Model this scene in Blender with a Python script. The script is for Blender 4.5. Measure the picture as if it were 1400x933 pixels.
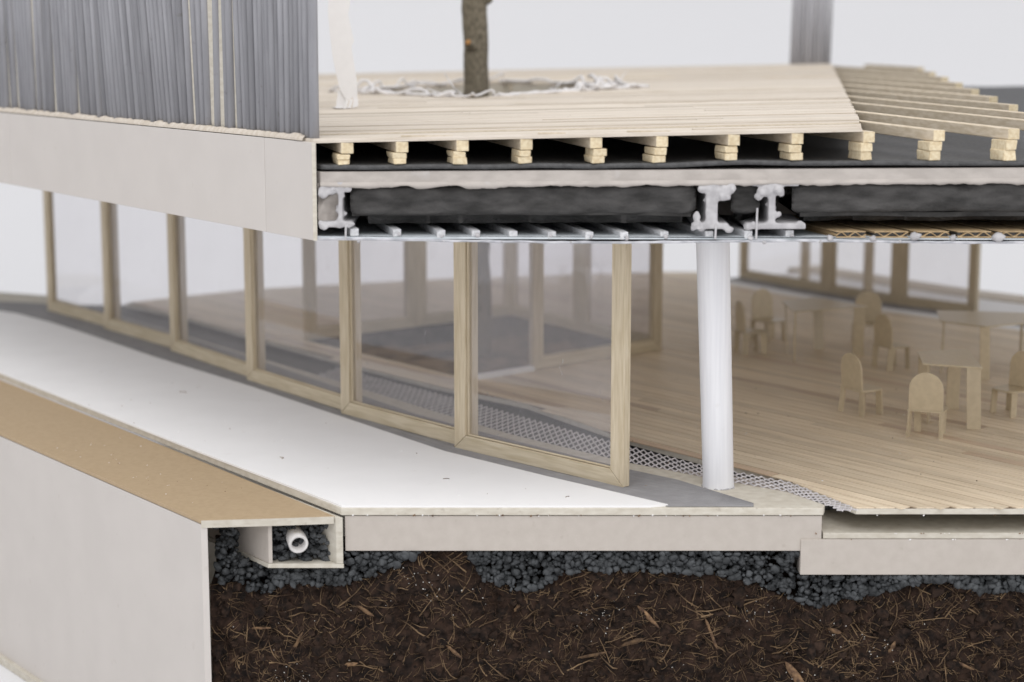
# Architectural section model on a white studio sweep.  1 Blender unit = 1 cm.
import bpy, bmesh, math, random
from mathutils import Vector, Matrix, noise
from mathutils.geometry import tessellate_polygon

for o in list(bpy.data.objects): bpy.data.objects.remove(o)
SC = bpy.context.scene
SC.unit_settings.scale_length = 0.01
COL = SC.collection
R = random.Random(7)

# ------------------------------------------------------------------ camera
cam_d = bpy.data.cameras.new('camera'); cam = bpy.data.objects.new('camera', cam_d); COL.objects.link(cam)
cam_d.sensor_width = 36; cam_d.lens = 66.86; cam_d.clip_start = 1; cam_d.clip_end = 2000
cam.location = (0, -69.5, 18.07); cam.rotation_euler = (math.radians(90 - 9.573), 0, 0)
cam_d.dof.use_dof = True; cam_d.dof.focus_distance = 75.5; cam_d.dof.aperture_fstop = 0.11
SC.camera = cam

# ------------------------------------------------------------------ light
W = bpy.data.worlds.new('World'); SC.world = W; W.use_nodes = True
W.node_tree.nodes['Background'].inputs[0].default_value = (0.975, 0.975, 1.0, 1)
W.node_tree.nodes['Background'].inputs[1].default_value = 0.94
def area(name, loc, target, size, power, col):
    l = bpy.data.lights.new(name, 'AREA'); l.shape = 'SQUARE'; l.size = size; l.energy = power; l.color = col
    o = bpy.data.objects.new(name, l); COL.objects.link(o); o.location = loc
    o.rotation_euler = (Vector(target) - Vector(loc)).to_track_quat('-Z', 'Y').to_euler(); return o
area('softbox_overhead', (-5, -55, 125), (0, 12, 0), 130, 84000, (1, .985, .965))
area('softbox_front', (30, -150, 70), (4, 10, 4), 80, 33000, (1, .985, .965))
SC.view_settings.view_transform = 'Standard'; SC.view_settings.look = 'None'
SC.view_settings.gamma = 1; SC.view_settings.exposure = 0.02; SC.view_settings.use_curve_mapping = False
SC.render.engine = 'CYCLES'
SC.cycles.max_bounces = 9; SC.cycles.diffuse_bounces = 6; SC.cycles.glossy_bounces = 3; SC.cycles.transparent_max_bounces = 24

# ------------------------------------------------------------------ materials
class NT:
    def __init__(s, name):
        s.m = bpy.data.materials.new(name); s.m.use_nodes = True; s.t = s.m.node_tree; s.t.nodes.clear()
        s.out = s.n('ShaderNodeOutputMaterial')
    def n(s, typ, **kw):
        k = s.t.nodes.new(typ)
        for a, b in kw.items(): setattr(k, a, b)
        return k
    def l(s, a, b): s.t.links.new(a, b)
def srgb(r, g, b):
    f = lambda c: (c / 255 / 12.92) if c / 255 <= .04045 else ((c / 255 + .055) / 1.055) ** 2.4
    return (f(r), f(g), f(b), 1)

def material(name, c1, c2=None, rough=.75, scale=(3, 3, 3), detail=4, bump=.15, bscale=(20, 20, 20), rnd=.12,
             spots=0, spotcol=(.15, .1, .07, 1), spotscale=9, spec=.3, bdist=.02, contrast=(.35, .65), metal=0):
    k = NT(name); c2 = c2 or tuple(v * .85 for v in c1[:3]) + (1,)
    tc = k.n('ShaderNodeTexCoord'); oi = k.n('ShaderNodeObjectInfo')
    off = k.n('ShaderNodeVectorMath', operation='SCALE'); cx = k.n('ShaderNodeCombineXYZ')
    for i in range(3): k.l(oi.outputs['Random'], cx.inputs[i])
    k.l(cx.outputs[0], off.inputs[0]); off.inputs['Scale'].default_value = 173.0
    add = k.n('ShaderNodeVectorMath', operation='ADD'); k.l(tc.outputs['Object'], add.inputs[0]); k.l(off.outputs[0], add.inputs[1])
    mp = k.n('ShaderNodeMapping'); k.l(add.outputs[0], mp.inputs[0]); mp.inputs['Scale'].default_value = scale
    nz = k.n('ShaderNodeTexNoise'); nz.inputs['Scale'].default_value = 1; nz.inputs['Detail'].default_value = min(detail, 4)
    k.l(mp.outputs[0], nz.inputs[0])
    rp = k.n('ShaderNodeValToRGB'); rp.color_ramp.elements[0].position = contrast[0]; rp.color_ramp.elements[1].position = contrast[1]
    rp.color_ramp.elements[0].color = c2; rp.color_ramp.elements[1].color = c1; k.l(nz.outputs[0], rp.inputs[0])
    hs = k.n('ShaderNodeHueSaturation'); k.l(rp.outputs[0], hs.inputs['Color'])
    mr = k.n('ShaderNodeMapRange'); k.l(oi.outputs['Random'], mr.inputs[0]); mr.inputs[3].default_value = 1 - rnd; mr.inputs[4].default_value = 1 + rnd
    k.l(mr.outputs[0], hs.inputs['Value']); col = hs.outputs[0]
    if spots > 0:
        n2 = k.n('ShaderNodeTexNoise'); n2.inputs['Scale'].default_value = spotscale; n2.inputs['Detail'].default_value = 2
        k.l(add.outputs[0], n2.inputs[0])
        r2 = k.n('ShaderNodeValToRGB'); r2.color_ramp.elements[0].position = .68; r2.color_ramp.elements[1].position = .80
        r2.color_ramp.elements[0].color = (0, 0, 0, 1); r2.color_ramp.elements[1].color = (spots, spots, spots, 1)
        k.l(n2.outputs[0], r2.inputs[0])
        mx = k.n('ShaderNodeMix', data_type='RGBA'); k.l(r2.outputs[0], mx.inputs[0]); k.l(col, mx.inputs[6]); mx.inputs[7].default_value = spotcol
        col = mx.outputs[2]
    bs = k.n('ShaderNodeBsdfPrincipled'); k.l(col, bs.inputs['Base Color'])
    bs.inputs['Roughness'].default_value = rough; bs.inputs['Specular IOR Level'].default_value = spec; bs.inputs['Metallic'].default_value = metal
    if bump > 0:
        m2 = k.n('ShaderNodeMapping'); k.l(add.outputs[0], m2.inputs[0]); m2.inputs['Scale'].default_value = bscale
        n3 = k.n('ShaderNodeTexNoise'); n3.inputs['Scale'].default_value = 1; n3.inputs['Detail'].default_value = 2; k.l(m2.outputs[0], n3.inputs[0])
        bp = k.n('ShaderNodeBump'); bp.inputs['Strength'].default_value = bump; bp.inputs['Distance'].default_value = bdist
        k.l(n3.outputs[0], bp.inputs['Height']); k.l(bp.outputs[0], bs.inputs['Normal'])
    k.l(bs.outputs[0], k.out.inputs[0]); return k.m

M = {}
M['backdrop'] = material('backdrop_paper', (.755, .755, .765, 1), (.745, .745, .755, 1), rnd=0, bump=0, scale=(.02,) * 3, rough=.95)
M['white_card'] = material('white_card', (.86, .855, .855, 1), (.835, .83, .83, 1), scale=(.45,) * 3, bump=.12, bscale=(14,) * 3, rnd=.01, spots=.12, spotcol=(.5, .46, .42, 1), spotscale=1.3)
M['grey_card'] = material('grey_white_card', (.61, .573, .54, 1), (.588, .552, .52, 1), scale=(.5,) * 3, bump=.1, bscale=(14,) * 3, rnd=.02, spots=.18, spotcol=(.38, .33, .28, 1), spotscale=2.0)
M['slab_card'] = material('cut_slab_card', (.50, .455, .41, 1), (.47, .426, .382, 1), scale=(2.4,) * 3, bump=.25, bscale=(14,) * 3, rnd=.02, spots=.25, spotcol=(.32, .275, .225, 1), spotscale=3.0)
M['cream_edge'] = material('cream_board_edge', (.61, .575, .50, 1), (.52, .48, .405, 1), scale=(2.4, 2.4, 6), bump=.35, bscale=(12, 12, 25), rnd=.04, spots=.4, spotcol=(.24, .19, .15, 1), spotscale=3.4)
M['kraft'] = material('kraft_board', (0.450, 0.338, 0.211, 1), (0.414, 0.306, 0.189, 1), scale=(5,) * 3, bump=.15, bscale=(25,) * 3, rnd=0, spots=.3, spotcol=(.35, .25, .15, 1), spotscale=5, rough=.6)
M['deck_wood'] = material('bleached_deck_wood', (.69, .625, .545, 1), (.585, .515, .425, 1), scale=(.5, 6, 3), bump=.25, bscale=(3, 20, 6), rnd=.085, spots=.3, spotcol=(.40, .27, .17, 1), spotscale=1.8)
M['floor_wood'] = material('floor_wood', (.80, .68, .515, 1), (.66, .54, .39, 1), scale=(.35, 5, 3), bump=.3, bscale=(2, 25, 10), rnd=.10, spots=.3, spotcol=(.30, .21, .13, 1), spotscale=1.6, rough=.48, spec=.38)
M['floor_red'] = material('floor_wood_reddish', (.62, .475, .34, 1), (.50, .365, .25, 1), scale=(.35, 5, 3), bump=.3, bscale=(2, 25, 10), rnd=.10, rough=.42, spec=.55)
M['underlay'] = material('floor_underlay', (.16, .11, .07, 1), rnd=0)
M['stick_lit'] = material('lit_grey_stick', (.50, .50, .53, 1), (.40, .40, .43, 1), scale=(2, 2, .3), bump=.2, rnd=.14, rough=.6)  # grey stick copy with the far screen's stronger light put into its colour
M['pine'] = material('pine_strip', (0.642, 0.554, 0.414, 1), (0.515, 0.428, 0.292, 1), scale=(9, 9, .7), bump=.3, bscale=(30, 30, 2), rnd=.07, spots=.15, spotcol=(.3, .2, .1, 1), spotscale=6, rough=.55)
M['pine_rail'] = material('pine_rail', (0.642, 0.558, 0.418, 1), (0.515, 0.433, 0.297, 1), scale=(.7, 9, 9), bump=.3, bscale=(2, 30, 30), rnd=.07, spots=.15, spotcol=(.3, .2, .1, 1), spotscale=6, rough=.55)
M['pine_end'] = material('pine_end_grain', (.76, .66, .47, 1), (.62, .50, .32, 1), scale=(8, 8, 8), bump=.5, bscale=(20, 20, 20), rnd=.08)
M['joist'] = material('joist_wood', (.66, .575, .455, 1), (.54, .455, .335, 1), scale=(6, .7, 8), bump=.3, bscale=(25, 3, 25), rnd=.08)
M['chipboard'] = material('furniture_card', (.60, .505, .35, 1), (.54, .45, .305, 1), scale=(4,) * 3, bump=.12, bscale=(22,) * 3, rnd=.09, rough=.32, spec=.65)
M['stick'] = material('grey_painted_stick', (.31, .31, .33, 1), (.245, .245, .262, 1), scale=(2.2, 2.2, .35), bump=.3, bscale=(20, 20, 2), rnd=.17, spots=.35, spotcol=(.13, .115, .095, 1), spotscale=3, rough=.6)
M['grey_metal'] = material('grey_track', (.30, .295, .30, 1), (.26, .255, .26, 1), scale=(1.5,) * 3, bump=.1, rnd=0, rough=.7)
M['batten'] = material('grey_batten', (.66, .665, .68, 1), (.48, .485, .50, 1), scale=(10, .8, 10), bump=.3, rnd=.12)
M['ceil'] = material('ceiling_grey', (.64, .68, .71, 1), (.52, .56, .59, 1), scale=(1.5,) * 3, bump=.15, rnd=0)
M['ceil_edge'] = material('ceiling_edge', (.62, .62, .65, 1), (.36, .37, .40, 1), scale=(2.2, 2, 5), bump=.4, rnd=0)
M['felt'] = material('black_felt', (.072, .072, .073, 1), (.036, .036, .037, 1), scale=(6,) * 3, bump=.8, bscale=(30,) * 3, rnd=0, rough=.6, spec=.7)
M['insul'] = material('charcoal_insulation', (.080, .077, .075, 1), (.034, .033, .032, 1), scale=(.8, 2, 2.4), bump=.8, bscale=(9, 9, 12), rnd=.1, rough=.9, bdist=.05)
M['cement'] = material('roof_slab_cement', (.49, .45, .415, 1), (.41, .375, .345, 1), scale=(1.4, 1.4, 3), bump=.4, bscale=(10,) * 3, rnd=0, spots=.4, spotcol=(.58, .57, .58, 1), spotscale=1.2)
M['plaster'] = material('white_plaster', (.52, .51, .52, 1), (.40, .39, .40, 1), scale=(3,) * 3, bump=.4, bscale=(10,) * 3, rnd=.03)
M['column'] = material('white_tube', (.78, .78, .80, 1), (.72, .72, .745, 1), scale=(7, 7, .25), bump=.15, bscale=(20, 20, .6), rnd=0, rough=.5, spots=.2, spotcol=(.60, .58, .56, 1), spotscale=2.2)
M['cardboard'] = material('corrugated_cardboard', (.52, .385, .225, 1), (.40, .285, .16, 1), scale=(5, 1, 5), bump=.2, rnd=.08)
M['bark'] = material('bark', (.22, .19, .14, 1), (.10, .085, .06, 1), scale=(9, 9, 4), bump=.8, bscale=(12, 12, 6), rnd=0, spots=.45, spotcol=(.30, .29, .25, 1), spotscale=4, bdist=.06)
M['cutwood'] = material('cut_branch', (.50, .25, .08, 1), (.30, .14, .05, 1), rnd=0)
M['paper'] = material('white_paper', (.84, .83, .83, 1), (.82, .81, .81, 1), bump=.05, rnd=.03)
M['string'] = material('white_string', (.80, .78, .78, 1), (.68, .66, .65, 1), bump=.4, bscale=(40,) * 3, rnd=.03)
M['gravel'] = material('dark_gravel', (.078, .083, .088, 1), (.027, .029, .031, 1), scale=(2.2,) * 3, bump=.5, bscale=(9,) * 3, rnd=0, rough=.75)
M['soil'] = material('soil', (.040, .022, .0145, 1), (.007, .004, .003, 1), scale=(2.3,) * 3, detail=8, bump=.9, bscale=(14,) * 3, rnd=0, spots=.5, spotcol=(.14, .085, .055, 1), spotscale=7, rough=.95, bdist=.05)
M['soil_clump'] = material('soil_clump', (.042, .024, .016, 1), (.008, .0048, .0035, 1), scale=(3.5,) * 3, detail=6, bump=.8, rnd=0, rough=.95)
M['fibre'] = material('root_fibre', (.27, .18, .10, 1), (.05, .028, .017, 1), scale=(1.3,) * 3, bump=0, rnd=0, rough=.8)
M['chip'] = material('wood_chip', (.19, .115, .06, 1), (.05, .028, .018, 1), scale=(5,) * 3, bump=.6, rnd=.5)
M['perlite'] = material('perlite', (.66, .64, .60, 1), rnd=0)
M['pipe'] = material('pipe_plastic', (.70, .68, .66, 1), (.55, .53, .52, 1), rnd=0, rough=.4, spots=.4, spotcol=(.55, .45, .12, 1), spotscale=2)
M['wire'] = material('grate_metal', (.72, .69, .70, 1), (.58, .56, .57, 1), rough=.45, bump=0, rnd=0)
M['pit_soil'] = material('pit_soil', (.19, .14, .10, 1), (.035, .028, .024, 1), scale=(.7,) * 3, bump=.8, rnd=0, rough=.95)
M['pit'] = material('pit_wall', (.15, .13, .115, 1), (.07, .062, .055, 1), scale=(1,) * 3, rnd=.05)

def acetate():
    k = NT('acetate_sheet'); tc = k.n('ShaderNodeTexCoord')
    tr = k.n('ShaderNodeBsdfTransparent'); tr.inputs[0].default_value = (.97, .965, .97, 1)
    df = k.n('ShaderNodeBsdfDiffuse'); df.inputs[0].default_value = (.74, .72, .74, 1)
    gl = k.n('ShaderNodeBsdfGlossy'); gl.inputs['Roughness'].default_value = .015; gl.inputs[0].default_value = (.95, .95, .97, 1)
    mp = k.n('ShaderNodeMapping'); mp.inputs['Scale'].default_value = (.22, .22, .22); k.l(tc.outputs['Object'], mp.inputs[0])
    nz = k.n('ShaderNodeTexNoise'); nz.inputs['Scale'].default_value = 1; nz.inputs['Detail'].default_value = 5; k.l(mp.outputs[0], nz.inputs[0])
    mr = k.n('ShaderNodeMapRange'); mr.inputs[1].default_value = .35; mr.inputs[2].default_value = .75; mr.inputs[3].default_value = .035; mr.inputs[4].default_value = .075; k.l(nz.outputs[0], mr.inputs[0])
    # specks and fine scratches
    m2 = k.n('ShaderNodeMapping'); m2.inputs['Scale'].default_value = (1.2, 1.2, .45); m2.inputs['Rotation'].default_value = (0, .5, 0); k.l(tc.outputs['Object'], m2.inputs[0])
    n2 = k.n('ShaderNodeTexNoise'); n2.inputs['Scale'].default_value = 5; n2.inputs['Detail'].default_value = 3; n2.inputs['Distortion'].default_value = 1.5; k.l(m2.outputs[0], n2.inputs[0])
    r2 = k.n('ShaderNodeMapRange'); r2.inputs[1].default_value = .715; r2.inputs[2].default_value = .76; r2.inputs[3].default_value = 0; r2.inputs[4].default_value = .34; k.l(n2.outputs[0], r2.inputs[0])
    ad = k.n('ShaderNodeMath', operation='ADD'); k.l(mr.outputs[0], ad.inputs[0]); k.l(r2.outputs[0], ad.inputs[1])
    m1 = k.n('ShaderNodeMixShader'); k.l(ad.outputs[0], m1.inputs[0]); k.l(tr.outputs[0], m1.inputs[1]); k.l(df.outputs[0], m1.inputs[2])
    lw = k.n('ShaderNodeLayerWeight'); lw.inputs[0].default_value = .5
    pw_ = k.n('ShaderNodeMath', operation='POWER'); k.l(lw.outputs['Facing'], pw_.inputs[0]); pw_.inputs[1].default_value = 4.0
    fr = k.n('ShaderNodeMath', operation='MULTIPLY_ADD'); k.l(pw_.outputs[0], fr.inputs[0]); fr.inputs[1].default_value = .42; fr.inputs[2].default_value = .05
    m3 = k.n('ShaderNodeMixShader'); k.l(fr.outputs[0], m3.inputs[0]); k.l(m1.outputs[0], m3.inputs[1]); k.l(gl.outputs[0], m3.inputs[2])
    k.l(m3.outputs[0], k.out.inputs[0]); return k.m
M['acetate'] = acetate()

# ------------------------------------------------------------------ helpers
def tag(o, label=None, cat=None, group=None, kind=None):
    if label: o['label'] = label
    if cat: o['category'] = cat
    if group: o['group'] = group
    if kind: o['kind'] = kind
    return o
def empty(name, loc=(0, 0, 0), rz=0, **kw):
    o = bpy.data.objects.new(name, None); COL.objects.link(o); o.location = loc; o.rotation_euler = (0, 0, rz); o.empty_display_size = .5
    return tag(o, **kw)
def place(o, parent):
    COL.objects.link(o)
    if parent is not None: o.parent = parent
    return o
def mesh(name, V, Fc, mat, parent=None, smooth=False, world=True, bevel=0):
    me = bpy.data.meshes.new(name); me.from_pydata([tuple(v) for v in V], [], Fc); me.update()
    me.materials.append(M[mat])
    if smooth: me.polygons.foreach_set('use_smooth', [True] * len(me.polygons))
    o = bpy.data.objects.new(name, me); place(o, parent)
    if parent is not None and world:
        off = Vector(parent.location) if parent.type == 'EMPTY' else Vector((0, 0, 0))
        o.matrix_parent_inverse = Matrix.Translation(-off)
    if bevel:
        b = o.modifiers.new('bevel', 'BEVEL'); b.width = bevel; b.segments = 2; b.limit_method = 'ANGLE'
    return o
CUBE = [(0, 0, 0), (1, 0, 0), (1, 1, 0), (0, 1, 0), (0, 0, 1), (1, 0, 1), (1, 1, 1), (0, 1, 1)]
CF = [(0, 3, 2, 1), (4, 5, 6, 7), (0, 1, 5, 4), (1, 2, 6, 5), (2, 3, 7, 6), (3, 0, 4, 7)]
class MB:
    def __init__(s): s.V = []; s.F = []
    def raw(s, V, Fc):
        b = len(s.V); s.V += [Vector(v) for v in V]; s.F += [tuple(i + b for i in f) for f in Fc]
    def box(s, a, b):
        s.raw([[a[i] + (b[i] - a[i]) * c[i] for i in range(3)] for c in CUBE], CF)
    def bar(s, p, q, w, t, side):            # box section w (along side) x t, from p to q
        p, q, side = Vector(p), Vector(q), Vector(side).normalized(); up = (q - p).cross(side).normalized()
        off = [-side * w / 2 - up * t / 2, side * w / 2 - up * t / 2, side * w / 2 + up * t / 2, -side * w / 2 + up * t / 2]
        s.raw([p + v for v in off] + [q + v for v in off], CF)
    def tube(s, pts, r, n=6, cap=True, r_end=None):
        pts = [Vector(p) for p in pts]; rings = []; b = len(s.V); ref = Vector((.31, .17, .93)); m = len(pts)
        for i, p in enumerate(pts):
            d = (pts[min(i + 1, m - 1)] - pts[max(i - 1, 0)]).normalized(); a = d.cross(ref)
            if a.length < 1e-4: a = d.cross(Vector((1, 0, 0)))
            a.normalize(); c = d.cross(a); rr = r[i] if isinstance(r, (list, tuple)) else r
            if r_end is not None: rr = r + (r_end - r) * i / (m - 1)
            for j in range(n):
                t = 2 * math.pi * j / n; s.V.append(p + a * math.cos(t) * rr + c * math.sin(t) * rr)
        for i in range(m - 1):
            for j in range(n): s.F.append((b + i * n + j, b + i * n + (j + 1) % n, b + (i + 1) * n + (j + 1) % n, b + (i + 1) * n + j))
        if cap: s.F.append(tuple(b + j for j in reversed(range(n)))); s.F.append(tuple(b + (m - 1) * n + j for j in range(n)))
    def build(s, name, mat, parent=None, **kw): return mesh(name, s.V, s.F, mat, parent, **kw)
def prism(name, poly, z0, z1, mat, parent=None, hole=None, zf=None, **kw):
    zf = zf or (lambda x, y: 0); loops = [[Vector((x, y, 0)) for x, y in poly]]
    if hole: loops.append([Vector((x, y, 0)) for x, y in hole])
    flat = [v for l in loops for v in l]; n = len(flat)
    V = [(v.x, v.y, z0 + zf(v.x, v.y)) for v in flat] + [(v.x, v.y, z1 + zf(v.x, v.y)) for v in flat]
    Fc = []
    for t in tessellate_polygon(loops):
        a, b, c = [flat[i] for i in t]
        if (b - a).cross(c - a).z < 0: t = (t[0], t[2], t[1])
        Fc.append(tuple(i + n for i in t)); Fc.append((t[0], t[2], t[1]))
    base = 0
    for li, l in enumerate(loops):
        ar = sum(l[i].x * l[(i + 1) % len(l)].y - l[(i + 1) % len(l)].x * l[i].y for i in range(len(l)))
        for i in range(len(l)):
            a, b = base + i, base + (i + 1) % len(l)
            if (ar > 0) == (li == 0): Fc.append((a, b, b + n, a + n))
            else: Fc.append((b, a, a + n, b + n))
        base += len(l)
    return mesh(name, V, Fc, mat, parent, **kw)
def ico_template(sub):
    bm = bmesh.new(); bmesh.ops.create_icosphere(bm, subdivisions=sub, radius=1)
    V = [v.co.copy() for v in bm.verts]; Fc = [tuple(v.index for v in f.verts) for f in bm.faces]; bm.free(); return V, Fc
ICO1, ICO2 = ico_template(1), ico_template(2)
def stone(mb, c, r, tpl, rng, squash=.75, jit=.28):
    sd = Vector((rng.random() * 50, rng.random() * 50, rng.random() * 50))
    ax = Matrix.Rotation(rng.random() * 6.3, 3, 'X') @ Matrix.Rotation(rng.random() * 6.3, 3, 'Z')
    sc = Vector((1 + rng.uniform(-.2, .3), rng.uniform(squash, 1), rng.uniform(squash * .8, .95)))
    mb.raw([Vector(c) + ax @ (Vector((v.x * sc.x, v.y * sc.y, v.z * sc.z)) * r * (1 + jit * noise.noise(v * 1.3 + sd) * 2)) for v in tpl[0]], tpl[1])
def intervals(poly, o, d):                   # parameters t where the line o+t*d lies in poly
    ts = []; n = Vector((-d.y, d.x))
    for i in range(len(poly)):
        a, b = Vector(poly[i]) - o, Vector(poly[(i + 1) % len(poly)]) - o
        sa, sb = a.dot(n), b.dot(n)
        if (sa > 0) != (sb > 0):
            p = a + (b - a) * (sa / (sa - sb)); ts.append(p.dot(d))
    ts.sort(); return [(ts[i], ts[i + 1]) for i in range(0, len(ts) - 1, 2)]
def subtract(iv, cut):
    out = []
    for a, b in iv:
        seg = [(a, b)]
        for c, d in cut:
            nx = []
            for p, q in seg:
                if d <= p or c >= q: nx.append((p, q)); continue
                if c > p: nx.append((p, c))
                if d < q: nx.append((d, q))
            seg = nx
        out += seg
    return out
UNIT = {}
def unit_box(mat):
    if mat not in UNIT:
        me = bpy.data.meshes.new('piece_' + mat); me.from_pydata([(x, y - .5, z) for x, y, z in CUBE], [], CF); me.materials.append(M[mat]); UNIT[mat] = me
    return UNIT[mat]

def plank_rows(parent, poly, hole, dirv, pw, zf, th, mat, lens, rng, gapw, start=None, name='plank', jag=0.0, alt=None, lift=0.0):
    nrm_ = Vector((dirv.y, -dirv.x)); us = [Vector(p).dot(nrm_) for p in poly]; c = min(us) if start is None else start; cnt = 0
    while c < max(us) - .02:
        c0, c1 = c + gapw * rng.uniform(.2, 1), min(c + pw, max(us)) - gapw * rng.uniform(.2, 1)
        rows_ = [subtract(intervals(poly, nrm_ * q, dirv), intervals(hole, nrm_ * q, dirv)) for q in (c0 + .004, (c0 + c1) / 2, c1 - .004)]
        mid = rows_[1]; lo_, hi_ = (rows_[0], rows_[2]) if len(rows_[0]) == len(mid) == len(rows_[2]) else (mid, mid)
        for k_, (t0, t1) in enumerate(mid):
            t = t0
            while t < t1 - .25:
                e = min(t1, t + rng.uniform(*lens))
                if t1 - e < 3: e = t1
                ja, jb = rng.uniform(-jag, jag), rng.uniform(-jag, jag)
                a0 = (lo_[k_][0] + ja, hi_[k_][0] + ja) if t == t0 else (t + .02, t + .02)
                a1 = (lo_[k_][1] + jb, hi_[k_][1] + jb) if e == t1 else (e - .02, e - .02)
                P_ = [nrm_ * c0 + dirv * a0[0], nrm_ * c0 + dirv * a1[0], nrm_ * c1 + dirv * a1[1], nrm_ * c1 + dirv * a0[1]]
                org = P_[0]; z0_ = zf(org.x, org.y); rise = [rng.uniform(0, .014) + (lift * rng.random() if rng.random() < .12 else 0) for _ in range(2)]; rise = [rise[0], rise[0], rise[1], rise[1]]
                ang = math.atan2(dirv.y, dirv.x); rot = Matrix.Rotation(-ang, 2)
                V = []
                for top_ in (0, 1):
                    for p_, r_ in zip(P_, rise):
                        l_ = rot @ (p_ - org); V.append((l_.x, l_.y, zf(p_.x, p_.y) - z0_ + (r_ if top_ else -th)))
                me = bpy.data.meshes.new(name); me.from_pydata(V, [], [(0, 1, 2, 3), (7, 6, 5, 4), (0, 4, 5, 1), (1, 5, 6, 2), (2, 6, 7, 3), (3, 7, 4, 0)]); me.materials.append(M[alt[0] if alt and rng.random() < alt[1] else mat])
                bm_ = bmesh.new(); bm_.from_mesh(me); bmesh.ops.recalc_face_normals(bm_, faces=bm_.faces); bm_.to_mesh(me); bm_.free()
                o = bpy.data.objects.new(name, me); place(o, parent)
                if parent.type == 'EMPTY': o.matrix_parent_inverse = Matrix.Translation(-parent.location)
                o.location = (org.x, org.y, z0_); o.rotation_euler = (0, 0, ang); cnt += 1; t = e
        c += pw
    return cnt

# ------------------------------------------------------------------ studio sweep
V, Fc = [], []; prof = [(-260, -11.4), (60, -11.4), (105, -11.4)]
for i in range(1, 13):
    a = math.radians(90 * i / 12); prof.append((105 + 55 * math.sin(a), -11.4 + 55 * (1 - math.cos(a))))
prof.append((160, 260))
for y, z in prof: V += [(-320, y, z), (320, y, z)]
for i in range(len(prof) - 1): Fc.append((2 * i, 2 * i + 1, 2 * i + 3, 2 * i + 2))
tag(mesh('backdrop', V, Fc, 'backdrop', smooth=True), kind='structure')

# ------------------------------------------------------------------ plan lines (cm)
FRONT = [(-29.31, 49.16), (-24.19, 41.95), (-18.93, 34.35), (-13.52, 25.66), (-7.97, 17.26), (-2.47, 10.05), (4.35, 2.95)]
COURT = [(-11.95, 38.0), (-2.2, 25.5), (8.33, 34.6), (0.0, 47.6)]
FLOOR_EDGE = [(12.93, -.05), (10.61, 5.13), (7.94, 7.98), (5.03, 11.93), (.7, 19.6), (-4.0, 24.6), (-9.2, 31.3), (-14.5, 38.6), (-20, 46.5), (-25.0, 52.5)]
FLOOR = FLOOR_EDGE[::-1] + [(34, -.05), (34, 38.5), (28.0, 45.5), (15.5, 62.5), (14.6, 67.5), (10.6, 67.9), (-5.2, 63.9), (-17.9, 58.7)]
HULL_L = [(-7.3, .0), (-9.4, 3.2), (-24.7, 24.5), (-44, 50.5)]      # roof eave on the left
ROOF = [(-7.3, 0), (40, 0), (40, 69), (-30, 69), (-44, 50.5), (-24.7, 24.5), (-9.4, 3.2)]
zdeck = lambda x, y: 13.97 + .021 * x + .010 * y
tilt = lambda x, y: .006 * x

# ------------------------------------------------------------------ ground slabs
lo = lambda t: (-11.62 - 11.54 * t, -.62 + 15.27 * t)      # outer line of the low wall
up = lambda t: (-6.62 - 19.9 * t, .05 + 27.4 * t)          # line between ledge and terrace
# upper plate (cream cut edge in front) carrying terrace and tracks
plate = [(-6.42, 0), (11.72, 0), (11.85, .5), (10.7, 2.5), (7.7, 4.9), (4.8, 7.5), (0, 12.9), (-3.8, 18.2), (-9.6, 26.6), (-16, 35.5), (-22, 44), (-31, 56), (-44, 62), (-46, 55)] + [up(1.0)]
slab = empty('floor_slab', (0, 2, -1.7), label='pale card floor slab cut open in front, left of the step, above the gravel', cat='slab')
prism('top_plate', plate, -.31, -.02, 'cream_edge', slab, bevel=.03)
prism('slab_body', [(-6.30, .05), (11.68, .05), (11.68, 5), (4, 9), (-5, 9)], -1.70, -.345, 'slab_card', slab, bevel=.02)
lower = empty('lower_slab', (20, 2, -2.65), label='pale card slab at right, one step lower, under the timber floor', cat='slab')
prism('slab_body', [(10.9, -.02), (36, -.02), (36, 24), (5, 24), (10.9, 8)], -2.62, -1.24, 'slab_card', lower, bevel=.02)
prism('top_sheet', [(11.74, .03), (36, .03), (36, 23), (6, 23), (11.74, 10)], -1.225, -1.0, 'cream_edge', lower, bevel=.02)
# terrace sheet
gl = [(5.89, .25), (1.4, 4.75), (-2.85, 9.25), (-7.4, 15.7), (-12.9, 23.55), (-19.5, 32.3), (-24.1, 38.9), (-28.0, 44.3), (-31.0, 47.8), (-34, 50), (-40, 51.8)]
tr = prism('terrace', [(-6.40, .04), (5.2, .04)] + gl + [(-42, 49), up(1.35), up(.66), up(.33)], -.018, .06, 'white_card')
tag(tr, kind='structure')
# grey track sheet under the frames, ribbed
V, Fc = [], []
outer = [(9.1, .12), (5.9, .12), (1.2, 4.3), (-3.1, 8.7), (-7.7, 15.0), (-13.2, 22.8), (-19.9, 31.6), (-24.5, 38), (-28.3, 43.8), (-31.3, 47.5), (-34.3, 49.6), (-40, 51.3)]
inner = [(9.15, .5), (6.58, 4.4), (4.7, 6.2), (.2, 11.4), (-4.6, 17.4), (-9.6, 25.1), (-15, 33.5), (-20.5, 41.5), (-25.5, 49), (-28, 51.2), (-31.5, 52.6), (-38, 54)]
NR = 22
for i, (a, b) in enumerate(zip(outer, inner)):
    for j in range(NR + 1):
        t = j / NR; V.append((a[0] + (b[0] - a[0]) * t, a[1] + (b[1] - a[1]) * t, .008 + .04 * (j % 2)))
for i in range(len(outer) - 1):
    for j in range(NR):
        a = i * (NR + 1) + j; Fc.append((a, a + 1, a + NR + 2, a + NR + 1))
o = mesh('track_strip', V, Fc, 'grey_metal'); sm = o.modifiers.new('thick', 'SOLIDIFY'); sm.thickness = .02; sm.offset = -1
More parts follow.
